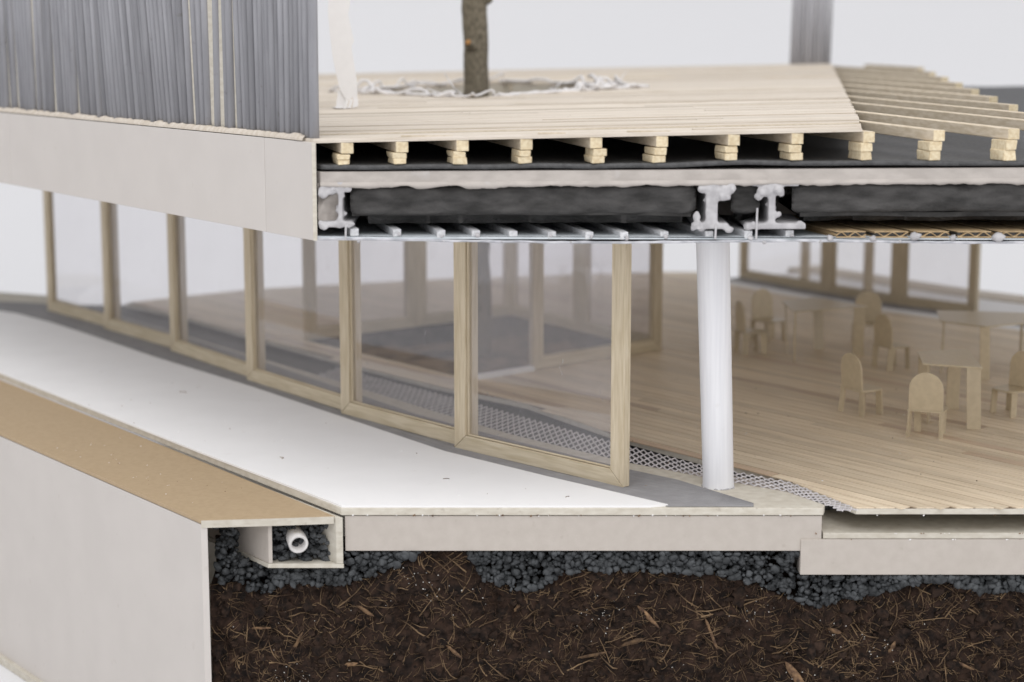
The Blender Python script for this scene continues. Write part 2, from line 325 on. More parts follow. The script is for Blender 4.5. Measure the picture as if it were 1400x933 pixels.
tag(o, 'ribbed grey strip running under the curved row of window frames', 'track')

# ------------------------------------------------------------------ low wall, ledge
d = Vector((-11.54, 15.27)).normalized(); nrm = Vector((d.y, -d.x))   # points inward right
nrm = Vector((.80, .60))
a, b = Vector(lo(0)), Vector(lo(2.6)); w = .25
wall = prism('boundary_wall', [tuple(a), tuple(a + Vector((w, .03))), tuple(b + Vector((w, .0))), tuple(b)], -11.35, -.50, 'grey_card', bevel=.03)
tag(wall, 'tall plain grey-white card wall at the lower left', 'wall')
foot = prism('base_board', [(-11.75, -.70), (34, -.4), (34, 60), (-40, 60), (-41.3, 38)], -11.38, -11.05, 'cream_edge')
foot.location.z = -.0
tag(foot, 'pale base board showing as a thin edge under the card wall', 'board')
ledge = prism('ledge', [lo(0), (-9.0, -.33), (-6.66, -.02), up(.33), up(.66), up(1.0), up(1.4), lo(2.6), lo(1.3)], -.47, -.33, 'kraft', bevel=.02)
tag(ledge, 'brown kraft board ledge on top of the low card wall', 'ledge')
trim = prism('ledge_trim', [(-11.60, -.66), (-9.0, -.37), (-6.7, -.06), (-6.7, -.035), (-9, -.345), (-11.58, -.63)], -.62, -.34, 'cream_edge')
tag(trim, 'thin cream edge strip along the cut front of the brown ledge', 'edge strip')

# ------------------------------------------------------------------ drain channel, pipe
ch = empty('drain_channel', (-7.7, 0, -2.3), label='small open card channel filled with gravel under the brown ledge', cat='channel')
dv = Vector((-.6, .8)); L = 7.0
def along(x, y, t): return (x + dv.x * t, y + dv.y * t)
def slant(name, x0, x1, z0, z1, mat, y0=0, length=L):
    return prism(name, [(x0, y0), (x1, y0), along(x1, y0, length), along(x0, y0, length)], z0, z1, mat, ch, bevel=.02)
slant('side_wall', -9.18, -9.03, -2.15, -.50, 'slab_card', -.1)
slant('side_wall', -6.62, -6.36, -2.15, -.36, 'cream_edge', -.12)
slant('base', -9.20, -6.34, -2.33, -2.155, 'cream_edge', -.12)
mb = MB(); rng = random.Random(3)
for i in range(520):
    t = rng.uniform(.25, 1.6); x = rng.uniform(-8.95, -6.7); z = -2.12 + rng.random() ** 1.2 * 1.5
    p = along(x, 0, t); stone(mb, (p[0], p[1], z), rng.uniform(.07, .15), ICO1, rng)
tag(mb.build('channel_gravel', 'gravel', smooth=False), 'fine dark gravel filling the small card channel around the pipe', 'gravel', kind='stuff')
mb = MB(); n = 24; c0 = Vector((-8.02, -.28, -1.36)); axis = Vector((-.25, .93, .14)).normalized(); u = axis.cross(Vector((0, 0, 1))).normalized(); v_ = u.cross(axis)
V = []; Fc = []
for k, (t, r) in enumerate([(0, .27), (0, .355), (.04, .375), (2.2, .375), (2.2, .27)]):
    for j in range(n):
        q = 2 * math.pi * j / n; V.append(c0 + axis * t + (u * math.cos(q) + v_ * math.sin(q)) * r)
for k in range(5):
    for j in range(n): Fc.append((k * n + j, ((k + 1) % 5) * n + j, ((k + 1) % 5) * n + (j + 1) % n, k * n + (j + 1) % n))
tag(mesh('drain_pipe', V, Fc, 'pipe', smooth=True), 'short white plastic pipe end lying in the gravel of the channel', 'pipe')

# ------------------------------------------------------------------ soil and gravel
GB = [(-11.6, -3.2), (-10.6, -3.1), (-9.6, -3.6), (-8.8, -3.1), (-8, -3.0), (-6.6, -3.1), (-5.4, -2.75), (-4.2, -2.2), (-3.4, -1.75), (-1.6, -1.8), (-1.1, -2.9), (0, -3.25), (1.1, -3.2), (2.0, -2.55), (4, -2.5),
      (6.5, -2.55), (8.3, -2.75), (9.4, -3.1), (10.5, -3.6), (11.6, -4.0), (12.6, -3.7), (13.8, -3.45), (15.2, -3.0), (16.5, -2.85), (17.6, -3.35), (19.4, -3.3), (22, -3.2), (26, -3.3), (34, -3.2)]
def gbot(x):
    for (x0, z0), (x1, z1) in zip(GB, GB[1:]):
        if x0 <= x <= x1: return z0 + (z1 - z0) * (x - x0) / (x1 - x0)
    return -3.0
def gtop(x): return -.6 if x < -9.15 else (-2.35 if x < -6.35 else (-1.72 if x < 10.9 else -2.64))
XS = [-11.5 + .07 * i for i in range(int((24 + 11.5) / .07) + 1)]
ZS = [-11.0 + .07 * i for i in range(int(9.4 / .07) + 1)]
def sy(x, z):
    p = Vector((x, z, 0)); v = .35 + .38 * noise.fractal(p * .55, 1.0, 2.0, 5) + .16 * noise.fractal(p * 2.7 + Vector((9, 3, 1)), .8, 2.0, 3)
    v = max(v, .06)
    if z > gbot(x) - .05: v += min(1.6, (z - gbot(x) + .05) * 5)
    return v
V, Fc = [], []
for z in ZS:
    for x in XS: V.append((x, sy(x, z), z))
nx = len(XS)
for i in range(len(ZS) - 1):
    for j in range(nx - 1): Fc.append((i * nx + j, i * nx + j + 1, (i + 1) * nx + j + 1, (i + 1) * nx + j))
soil = mesh('soil', V, Fc, 'soil', smooth=True)
tag(soil, 'dark brown potting soil with root fibres packed under the slabs', 'soil', kind='stuff')
rng = random.Random(11); mb = MB()
for i in range(5200):
    x = rng.uniform(-11.3, 21.5); z = rng.uniform(-7.6, gbot(x) + .3)
    stone(mb, (x, sy(x, z) - rng.uniform(-.05, .04), z), rng.uniform(.03, .10) * (1.6 if rng.random() < .08 else 1), ICO1, rng, .5, .35)
for i in range(150):
    x = rng.uniform(-11.3, 21.5); z = rng.uniform(-7.6, gbot(x) - .1); stone(mb, (x, sy(x, z) + .05, z), rng.uniform(.16, .34), ICO2, rng, .6, .4)
tag(mb.build('clump', 'soil_clump', soil), kind='stuff')
mb = MB()
for i in range(200):
    cx, cz = (rng.uniform(-11.3, 21.5), rng.uniform(-7.4, -3))
    if i % 3: cc = [(-4.0, -2.7), (3.7, -4.0), (3.2, -4.7), (-8.6, -6.9), (-8, -7), (9.1, -3.9), (12.6, -5.0), (14.0, -5.6), (-3, -3.3), (11.0, -6.6)][i % 10]; cx, cz = cc[0] + rng.gauss(0, .5), cc[1] + rng.gauss(0, .35)
    stone(mb, (cx, sy(cx, cz) - .06, cz), rng.uniform(.010, .028), ICO1, rng)
tag(mb.build('perlite_grain', 'perlite', soil), kind='stuff')
mb = MB()
for i in range(2800):
    x = rng.uniform(-11.2, 21.5); z = rng.uniform(-7.5, gbot(x) - .05); big = rng.random() < .07
    ln = rng.uniform(.7, 1.9) if big else rng.uniform(.15, .8); an = rng.uniform(0, math.pi); cv = rng.uniform(-1.6, 1.6) * (1 if rng.random() < .6 else .2); r = rng.uniform(.016, .032) if big else rng.uniform(.006, .014)
    pts = []; px_, pz_ = x, z; n_ = 7; ph = rng.random() * 6
    for k in range(n_):
        pts.append((px_, sy(px_, pz_) - .03 - .09 * math.sin(math.pi * k / (n_ - 1)) * rng.random(), pz_)); a_ = an + cv * k / n_; px_ += math.cos(a_) * ln / n_; pz_ += math.sin(a_) * ln / n_
        if pz_ > gbot(px_): pz_ = gbot(px_)
    mb.tube(pts, r, 4, False, r * .5)
tag(mb.build('root_fibre', 'fibre', soil, smooth=True), kind='stuff')
for (x, z, ln, wd, an) in [(-5.6, -4.1, .8, .16, -.55), (.2, -4.05, .38, .16, 1.0), (5.2, -4.35, 1.2, .2, -.8), (4.6, -5.3, .9, .2, .35), (10.9, -6.75, 1.5, .34, -.95), (-8.2, -5.35, 1.0, .12, 1.1),
                          (12.3, -4.9, .55, .2, -.3), (-9.6, -4.85, .8, .10, .05), (-6.2, -6.3, .6, .18, .2), (3.0, -5.9, 1.3, .13, .25), (14.5, -5.6, .7, .16, 1.2), (7.6, -5.0, 1.3, .12, -1.2), (-2.2, -5.7, .8, .14, -.7), (17.3, -6.3, .9, .12, -.4), (-10.6, -6.0, .5, .12, .8)]:
    V = []; m_ = 7
    for k in range(m_):
        t = k / (m_ - 1) - .5; wv = (wd * (1 - (2 * t) ** 2) ** .35 * .5) * (.75 + .5 * noise.noise(Vector((t * 6, x, z)))) + .015
        for s in (-1, 1): V.append((t * ln, -.04 * math.sin(t * 5) - .02 * s, s * wv))
    V += [(a_, b_ + .035, c_) for a_, b_, c_ in V]; q = 2 * m_; Fc = []
    for k in range(m_ - 1):
        i0 = 2 * k; Fc += [(i0, i0 + 2, i0 + 3, i0 + 1), (q + i0, q + i0 + 1, q + i0 + 3, q + i0 + 2), (i0, q + i0, q + i0 + 2, i0 + 2), (i0 + 1, i0 + 3, q + i0 + 3, q + i0 + 1)]
    ca, sa = math.cos(an), math.sin(an); V = [(x + a_ * ca - c_ * sa, sy(x, z) - .15 + b_, z + a_ * sa + c_ * ca) for a_, b_, c_ in V]
    mesh('wood_chip', V, Fc, 'chip', soil, smooth=True)
rng = random.Random(5); mb = MB(); cnt = 0
while cnt < 4600:
    x = rng.uniform(-11.25, 24) if cnt % 8 else rng.uniform(-11.25, -9.0); zt, zb = gtop(x), gbot(x)
    if zt - zb < .12: 
        cnt += 1; continue
    z = rng.uniform(zb, zt - .02); dep = rng.uniform(.1, .75)
    if x < -9.0: dep = rng.uniform(.3, 2.4)
    if -10.5 < x < -9.0 and z > -2.25 and dep < (-9.0 - x) * 1.4 + .5: dep = (-9.0 - x) * 1.4 + rng.uniform(.5, 1.2); z = min(z, -.8)
    r = rng.uniform(.08, .18) if rng.random() < .7 else rng.uniform(.05, .10)
    if z + r > zt + .05 and x > -9.1: z = zt - r * .8
    stone(mb, (x, dep - .12 * (z < zb + .4), z), r, ICO2 if rng.random() < .6 else ICO1, rng, .6, .28); cnt += 1
tag(mb.build('gravel', 'gravel', smooth=True), 'dark grey gravel bed between the slabs and the soil', 'gravel', kind='stuff')

# ------------------------------------------------------------------ timber floor
floor = prism('timber_floor', FLOOR, -.25, -.035, 'cream_edge', hole=COURT)
tag(floor, kind='structure')
fd = Vector((-.63, .777)).normalized()
prism('underlay', FLOOR, -.034, -.028, 'underlay', floor, hole=COURT)
k = plank_rows(floor, FLOOR, COURT, fd, .58, lambda x, y: .012, .04, 'floor_wood', (9, 30), random.Random(21), .055, alt=('floor_red', .07))
print('floor planks', k)

near0 = [(10.4, 2.4), (7.4, 4.6), (4.4, 7.2), (-.4, 12.5), (-4.2, 17.9), (-10, 26.2), (-16.4, 35.2), (-22.4, 43.6), (-31, 55)]
far0 = [(14.2, 4.2), (13.2, 7.3), (10.4, 10.2), (7.4, 14.2), (3.2, 20.5), (-3.5, 25), (-8.7, 31.7), (-12, 41), (-17.5, 49), (-22.5, 55)]
# planting pit in the courtyard
pit = empty('planting_pit', (-1, 36, -2.2), label='sunken planting pit of grey card and soil in the glazed courtyard', cat='planter')
for i in range(4):
    a, b = Vector(COURT[i]), Vector(COURT[(i + 1) % 4]); q = (b - a).normalized(); nn = Vector((-q.y, q.x))
    prism('side_wall', [tuple(a + nn * .04), tuple(b + nn * .04), tuple(b + nn * .3), tuple(a + nn * .3)], -2.2, -.05 if i != 3 else -.06, 'pit', pit)
V, Fc = [], []; ng = 40
for i in range(ng + 1):
    for j in range(ng + 1):
        u_, w_ = i / ng, j / ng
        p = Vector(COURT[0]) * (1 - u_) * (1 - w_) + Vector(COURT[1]) * u_ * (1 - w_) + Vector(COURT[2]) * u_ * w_ + Vector(COURT[3]) * (1 - u_) * w_
        V.append((p.x, p.y, -1.15 + .45 * noise.fractal(Vector((p.x * .4, p.y * .4, 0)), 1, 2, 4) + .5 * math.exp(-((p.x + 1.5) ** 2 + (p.y - 38) ** 2) / 16)))
for i in range(ng):
    for j in range(ng): a = i * (ng + 1) + j; Fc.append((a, a + 1, a + ng + 2, a + ng + 1))
mesh('bed', V, Fc, 'pit_soil', pit, smooth=True)

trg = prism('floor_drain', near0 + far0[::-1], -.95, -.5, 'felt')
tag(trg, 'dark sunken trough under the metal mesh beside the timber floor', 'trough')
# expanded metal grate: lattice of real strands along the gap
near = [(12.1, -.35), (11.9, .5), (10.74, 2.6), (7.74, 5.0), (4.77, 7.58), (0, 12.9), (-3.79, 18.28), (-7.3, 22.9), (-10.4, 27.2)]
far = [(12.95, -.3), (12.6, 1.3), (10.9, 4.25), (7.93, 6.9), (4.97, 10.6), (.68, 16.4), (-2.87, 21.3), (-6.3, 25.6), (-9.4, 29.8)]
def strip(t, w_):
    f = t * (len(near) - 1); i = min(int(f), len(near) - 2); q = f - i
    a = Vector(near[i]).lerp(Vector(near[i + 1]), q); b = Vector(far[i]).lerp(Vector(far[i + 1]), q); return a.lerp(b, w_)
ls = [0.0]
for i in range(200): ls.append(ls[-1] + (strip((i + 1) / 200, .5) - strip(i / 200, .5)).length)
def at_len(s):
    for i in range(200):
        if ls[i + 1] >= s: return (i + (s - ls[i]) / (ls[i + 1] - ls[i])) / 200
    return 1.0
mb = MB(); cell = .44; rows = 6; ncol = int(ls[-1] / cell)
for c_ in range(ncol):
    for r_ in range(rows):
        if c_ < 3 and r_ == 0: continue
        o_ = .5 * (r_ % 2)
        p0 = strip(at_len((c_ + o_) * cell), r_ / rows); 
        for dx in (-.5, .5):
            s = (c_ + o_ + dx) * cell
            if s < 0 or s > ls[-1]: continue
            p1 = strip(at_len(s), (r_ + 1) / rows); wob = .02 * noise.noise(Vector((p0.x, p0.y, 0)))
            mb.bar((p0.x, p0.y, -.05 + wob), (p1.x, p1.y, -.02 + wob), .055, .03, (dx, 0, .8))
tag(mb.build('drain_grate', 'wire'), 'silver expanded metal mesh grate along the edge of the timber floor', 'grate')

# ------------------------------------------------------------------ window frames
def frame(p0, p1, h, label, group, w=.72, t=.36, z0=.03, stiles=(1, 1), name='window_frame', zt=None):
    p0, p1 = Vector(p0), Vector(p1); L_ = (p1 - p0).length; e = empty(name, (p0.x, p0.y, z0), math.atan2(p1.y - p0.y, p1.x - p0.x), label=label, cat='window frame', group=group)
    def part(nm, poly, mat, y0=0., y1=t):       # mitred member: polygon in local x-z, extruded in y
        n_ = len(poly); V = [(x, y0, z) for x, z in poly] + [(x, y1, z) for x, z in poly]
        Fc = [tuple(range(n_)), tuple(reversed(range(n_, 2 * n_)))] + [(i, i + n_, (i + 1) % n_ + n_, (i + 1) % n_) for i in range(n_)]
        return mesh(nm, V, Fc, mat, e, world=False, bevel=.018)
    g = .012; hr = w * .88
    if stiles[0]: part('stile', [(0, g), (w - g, hr), (w - g, h), (0, h)], 'pine')
    if stiles[1]: part('stile', [(L_, g), (L_, h), (L_ - w + g, h), (L_ - w + g, hr)], 'pine')
    part('rail', [(g, 0), (L_ - g, 0), (L_ - w, hr - g), (w, hr - g)], 'pine_rail')
    part('rail', [(w, h), (w, h - .26), (L_ - w, h - .26), (L_ - w, h)], 'pine_rail')
    # inner stop beads and sheet
    part('stop_bead', [(w + .015, hr + .01), (w + .085, hr + .01), (w + .085, h - .27), (w + .015, h - .27)], 'pine', t * .25, t * .52)
    part('stop_bead', [(w + .09, hr + .01), (L_ - w - .02, hr + .01), (L_ - w - .02, hr + .07), (w + .09, hr + .07)], 'pine_rail', t * .25, t * .52)
    part('pane', [(w - .2, hr - .2), (L_ - w + .2, hr - .2), (L_ - w + .2, h - .1), (w - .2, h - .1)], 'acetate', t * .55, t * .55 + .03)
    return e
ords = ['Leftmost', 'Second', 'Third', 'Fourth', 'Fifth']
for i in range(6):
    a, b = Vector(FRONT[i]), Vector(FRONT[i + 1]); q = (b - a).normalized(); inn = Vector((-q.y, q.x))
    if i < 5: b = b + q * .70 + inn * .42
    lab = (ords[i] + (' pine window frame of the curved front, ' if i == 0 else ' pine window frame from the left in the curved front, ') + ['farthest back beside the grey track end', 'under the left part of the card fascia', 'under the middle of the card fascia', 'under the right part of the card fascia', 'just past the cut fascia end'][i]) if i < 5 else 'Rightmost and nearest pine window frame of the curved front, beside the white column'
    frame(a, b, 10.0, lab, 'window frames along the curved front')
# rear right wall
RR = [(16.14, 64.7), (21.06, 56.9), (24.75, 51.6), (28.75, 47.2)]
for i, lab in enumerate(['Pine window frame at the back right, leftmost of three, behind the left table', 'Pine window frame at the back right, middle of three', 'Pine window frame at the back right, rightmost of three, above the right table']):
    frame(RR[i], RR[i + 1], 10.0, lab, 'window frames along the rear right', w=.62)
for p, lab in (((20.5, 62.6), 'left pale post standing outside the rear right windows'), ((23.9, 57.0), 'right pale post standing outside the rear right windows')):
    mb = MB(); mb.box((p[0] - .3, p[1] - .3, -.02), (p[0] + .3, p[1] + .3, 10)); tag(mb.build('outer_post', 'pine', bevel=.03), lab, 'post', 'posts outside the rear windows')
# dark track and white strip on floor below rear right windows
def band(name, pts, off0, off1, z0, z1, mat):
    pts = [Vector(p) for p in pts]; A, B = [], []
    for i, p in enumerate(pts):
        q = (pts[min(i + 1, len(pts) - 1)] - pts[max(i - 1, 0)]).normalized(); nn = Vector((q.y, -q.x)) * -1
        A.append(tuple(p + nn * off0)); B.append(tuple(p + nn * off1))
    return prism(name, A + B[::-1], z0, z1, mat)
RX = RR + [(34.5, 40.5)]
tag(band('rear_track', RX, .9, -1.6, -.02, .035, 'grey_metal'), 'dark grey floor strip under the rear right windows', 'track')
tag(band('rear_threshold', RX, -1.65, -2.9, -.02, .03, 'white_card'), 'white floor strip in front of the rear right windows', 'threshold')
tag(band('rear_terrace', RX, .95, 6.2, -.3, .02, 'white_card'), kind='structure')
tag(band('rear_ledge', [(x + 4, y + 4.6) for x, y in RX], 0.2, 3.0, -.5, .12, 'deck_wood'), 'pale brown board ledge outside the rear right windows', 'ledge')
# courtyard frames
A_, B_, C_, D_ = [Vector(p) for p in COURT]
lerp = lambda a, b, t: a + (b - a) * t
frame(lerp(B_, C_, .315), C_, 10.0, 'Pine frame on the near right side of the courtyard, behind the column', 'courtyard window frames')
frame(lerp(D_, A_, .49), A_, 10.0, 'Pine frame on the far left side of the courtyard, its left half', 'courtyard window frames')
frame(D_, lerp(D_, A_, .49), 10.0, 'Pine frame on the far left side of the courtyard, nearer the tree', 'courtyard window frames')
frame(C_, lerp(C_, D_, .49), 10.0, 'Pine frame on the far right side of the courtyard, its right half', 'courtyard window frames')
frame(lerp(C_, D_, .49), D_, 10.0, 'Pine frame on the far right side of the courtyard, at the back corner', 'courtyard window frames')
mb = MB(); a, b = B_, lerp(B_, C_, .31); q = (b - a).normalized(); nn = Vector((-q.y, q.x))
V = [(a.x, a.y, .03), (b.x, b.y, .03), (b.x, b.y, 9.95), (a.x, a.y, 9.95)]; V += [(x + nn.x * .03, y + nn.y * .03, z) for x, y, z in V]
pn = empty('corner_pane', (a.x, a.y, .03), label='frameless clear sheet at the near corner of the courtyard', cat='pane')
mesh('pane', V, [(0, 1, 2, 3), (7, 6, 5, 4), (0, 4, 5, 1), (1, 5, 6, 2), (2, 6, 7, 3), (3, 7, 4, 0)], 'acetate', pn)
prism('sill', [tuple(a - nn * .2), tuple(b - nn * .2), tuple(b + nn * .2), tuple(a + nn * .2)], .0, .25, 'white_card', pn)

# ------------------------------------------------------------------ column
V, Fc = [], []; n = 48; base = Vector((8.12, 3.35, 0)); top = Vector((7.72, 3.35, 10.02)); nr = 24
for k in range(nr + 1):
    t = k / nr; p = base.lerp(top, t); r = .605 + .045 * t + (.02 if k == 0 else 0)
    for j in range(n):
        a = 2 * math.pi * j / n; rr = r * (1 + .006 * noise.noise(Vector((math.cos(a) * 2, math.sin(a) * 2, k * .4))))
        V.append((p.x + math.cos(a) * rr, p.y + math.sin(a) * rr, p.z - (.03 if k == 0 else 0)))
for k in range(nr):
    for j in range(n): Fc.append((k * n + j, k * n + (j + 1) % n, (k + 1) * n + (j + 1) % n, (k + 1) * n + j))
colm = tag(mesh('column', V, Fc, 'column', smooth=True), 'round white column standing at the cut edge of the floor', 'column')

mb = MB(); rng = random.Random(8)
for i in range(26):
    a = rng.random() * 6.28; stone(mb, (base.x + math.cos(a) * .63, base.y + math.sin(a) * .63, .0), rng.uniform(.03, .06), ICO1, rng)
mb.build('glue_bead', 'plaster', colm, smooth=True)
# dust, paper crumbs and fibres left on the card surfaces
mb = MB(); mb2 = MB(); rng = random.Random(77)
for i in range(46):
    t = rng.random(); u_ = rng.random(); q = Vector(up(t * .8)).lerp(Vector((4 - 30 * t * .8, 2 + 44 * t * .8)), u_ * .8)
    stone(mb if i % 2 else mb2, (q.x, max(q.y, .1), .065), rng.uniform(.012, .035), ICO1, rng, .4)
for i in range(40):
    q = Vector(lo(rng.random() * .9)).lerp(Vector(up(rng.random() * .8)), rng.uniform(.15, .85)); stone(mb if i % 3 == 0 else mb2, (q.x, q.y, -.325), rng.uniform(.01, .028), ICO1, rng, .4)
for i in range(60): stone(mb if i % 3 else mb2, (rng.uniform(5, 26), rng.uniform(.5, 30), .035), rng.uniform(.012, .04), ICO1, rng, .4)
for i in range(34): stone(mb if i % 2 else mb2, (rng.uniform(-6, 11.5), -.01, rng.choice((-.3, -.32, -.33))), rng.uniform(.015, .05), ICO1, rng, .5)
for i in range(30): stone(mb if i % 2 else mb2, (rng.uniform(11.2, 22), -.03, rng.choice((-1.24, -1.0, -.3))), rng.uniform(.015, .05), ICO1, rng, .5)
for (x, y, a, l_) in ((-9.6, 7.8, .2, .3), (-2.5, 4.2, 1.2, .25), (-16, 22, .9, .4), (2.2, 1.4, 2.2, .2)):
    mb.tube([(x + math.cos(a + k * .35) * l_ * k / 5, y + math.sin(a + k * .35) * l_ * k / 5, .072) for k in range(6)], .012, 4)
tag(mb.build('dust_specks', 'chip'), 'dark dust specks and fibres scattered on the card surfaces', 'dust', kind='stuff')
tag(mb2.build('paper_crumbs', 'paper'), 'white paper crumbs scattered on the card and timber surfaces', 'crumbs', kind='stuff')

# ------------------------------------------------------------------ furniture
def arch(w_, h, n_=14):
    r = w_ / 2; return [(-r, 0), (r, 0)] + [(r * math.cos(math.pi * i / n_), h - r + r * math.sin(math.pi * i / n_)) for i in range(n_ + 1)]
def chair(px_, py_, phi, label, lean=0.0, seed=0):
    rg = random.Random(seed); e = empty('chair', (px_, py_, .02), math.radians(phi - 90), label=label, cat='chair', group='card chairs on the timber floor'); hs = 1.22
    pl = arch(1.5, 1.68); n_ = len(pl); lean += rg.uniform(.03, .09)
    V = [(x, -z * lean, hs + z) for x, z in pl] + [(x, .075 - z * lean, hs + z) for x, z in pl]
    mesh('backrest', V, [tuple(range(n_)), tuple(reversed(range(n_, 2 * n_)))] + [(i, i + n_, (i + 1) % n_ + n_, (i + 1) % n_) for i in range(n_)], 'chipboard', e, world=False)
    sp = [(-.8, -.06), (.8, -.06), (.78, .95), (.68, 1.25), (.45, 1.42), (-.45, 1.42), (-.68, 1.25), (-.78, .95)]; m = len(sp)
    V = [(x, y, hs - .075) for x, y in sp] + [(x, y, hs - .003) for x, y in sp]
    mesh('seat', V, [tuple(reversed(range(m))), tuple(range(m, 2 * m))] + [(i, (i + 1) % m, (i + 1) % m + m, i + m) for i in range(m)], 'chipboard', e, world=False)
    for lx, ly in ((-.68, .06), (.68, .06), (-.6, 1.12), (.6, 1.12)):
        mb = MB(); sx = rg.uniform(-.03, .08) * (1 if lx > 0 else -1); syy = rg.uniform(-.05, .05) + (.05 if ly > .5 else -.03)
        mb.bar((lx + sx, ly + syy, 0), (lx, ly, hs - .08), rg.uniform(.26, .36), .075, (.2, 1, 0) if rg.random() < .5 else (1, .15, 0)); mb.build('leg', 'chipboard', e, world=False)
chair(18.1, 12.05, 66, 'card chair seen from behind, nearest to the cut front', seed=1)
chair(15.75, 17.1, 28, 'card chair facing right, nearest the white column side, in front', seed=2)
chair(19.45, 28.8, 26, 'card chair turned right, between the left and right tables', seed=3)
chair(20.2, 37.2, -98, 'card chair facing forward behind the left table', seed=4)
chair(14.35, 38.3, -58, 'card chair at the left end of the far left table, facing it', seed=5)
chair(12.55, 33.6, 12, 'card chair half hidden behind the white column', seed=6)
chair(23.75, 17.5, 212, 'card chair at the right edge, facing left', seed=8)
def table(top, z, legs, label):
    e = empty('table', (sum(p[0] for p in top) / len(top), sum(p[1] for p in top) / len(top), .02), label=label, cat='table', group='card tables on the timber floor')
    prism('tabletop', top, z - .07, z, 'chipboard', e)
    for (x, y, bx, by, ang, w_) in legs:
        mb = MB(); s = (math.cos(ang), math.sin(ang), 0); mb.bar((bx, by, .02), (x, y, z - .072), w_, .07, s); mb.build('leg', 'chipboard', e)
table([(18.5, 14.75), (20.93, 13.7), (21.43, 18.7), (18.9, 17.9)], 2.84, [(20.6, 13.95, 20.68, 13.85, -.1, .62), (20.75, 18.2, 20.7, 18.2, .1, .62), (18.85, 15.1, 18.95, 15.2, 1.2, .55), (19.2, 17.7, 19.2, 17.7, .2, .55)], 'card table with slanted sides behind the nearest chair')
table([(14.88, 34.3), (15.0, 30.5), (19.3, 32.4), (16.9, 35.8)], 2.8, [(15.02, 33.9, 15.1, 33.2, 1.45, .4), (15.12, 30.75, 15.12, 30.75, 1.3, .42), (17.0, 35.0, 17.05, 34.6, 0, .55), (18.85, 32.5, 18.85, 32.5, .1, .6)], 'card table with pointed corner at the left, behind the chairs')
table([(22.7, 31.0), (22.1, 27.4), (24.0, 25.5), (27.3, 27.2), (27.4, 30.0)], 2.8, [(22.35, 27.6, 22.3, 27.6, 1.1, .35), (24.0, 25.8, 24.1, 25.8, .1, .5), (26.6, 27.2, 26.6, 27.2, .9, .4), (26.9, 29.6, 26.9, 29.6, 1.5, .4)], 'card table at the right edge under the rear windows')

# ------------------------------------------------------------------ ceiling
ce = empty('ceiling', (10, 20, 10), label='grey ceiling sheet with sticks on top, cut open in front', cat='ceiling')
def zc(x, y): return .10 * math.exp(-((x + 7) / 3.0) ** 2) * (1 if y < 3 else .3) - .03 * math.sin(x * .45) * math.exp(-y / 6)
front_pts = [(-7.22 + .5 * i, .0) for i in range(80)]
CP = front_pts + [(38, .0), (38, 66), (-28, 66), (-42, 50), (-24.2, 24.3), (-9.0, 3.0)]
prism('ceiling_sheet', CP, 10.06, 10.16, 'ceil', ce, hole=COURT, zf=zc)
V, Fc = [], []; ne = 240
for i in range(ne + 1):
    x = -7.2 + (36 + 7.2) * i / ne; j1, j2 = noise.noise(Vector((x * 1.1, 0, 0))) * .03, noise.noise(Vector((x * 1.7, 5, 0))) * .03
    z = 10.06 + zc(x, 0)
    V += [(x, -.035, z - .05 + j1), (x, -.04, z + .02 + j2), (x, .02, z + .05 + j2), (x, .05, z - .055 + j1)]
for i in range(ne):
    for j in range(4): Fc.append((4 * i + j, 4 * i + (j + 1) % 4, 4 * i + 4 + (j + 1) % 4, 4 * i + 4 + j))
mesh('edge_lip', V, Fc, 'ceil_edge', ce, smooth=True)
prism('soffit_lining', [(-7.1, .12), (37.5, .12), (37.5, 65.8), (-27.8, 65.8), (-41.6, 50), (-24.0, 24.6), (-8.8, 3.2)], 9.985, 10.02, 'white_card', ce, hole=COURT, zf=zc)
jd = Vector((-.28, 1)).normalized(); rng = random.Random(4)
bx = [-5.78, -4.22, -2.6, -1.32, .05, 1.47, 2.84, 4.12, 5.6, 7.25, 8.68, 10.2]
for x in bx:
    mb = MB(); z = 10.165 + zc(x, 0); q = .02 + rng.uniform(-.03, .03); bd = Vector((-.215, 1)).normalized(); e = Vector((x, q)) + bd * 22
    sd = Vector((bd.y, -bd.x, 0)); mb.bar((x, q, z + .13), (e.x + rng.uniform(-.4, .4), e.y, z + .13), .30, .27, sd); mb.build('batten', 'batten', ce)
mb = MB()
for x in bx + [11.6, 13.2, 14.75, 16.2, 17.8]:
    if rng.random() < .75 or x > 11: stone(mb, (x + rng.uniform(-.05, .1), .0, 10.2 + zc(x, 0) + rng.uniform(-.05, .08)), rng.uniform(.05, .10) * (2.4 if x > 11 else 1), ICO2, rng)
    if rng.random() < .5: stone(mb, (x + rng.uniform(-.7, .7), -.03, 10.05 + rng.uniform(-.02, .03)), rng.uniform(.05, .08), ICO2, rng)
mb.build('glue_drop', 'plaster', ce, smooth=True)
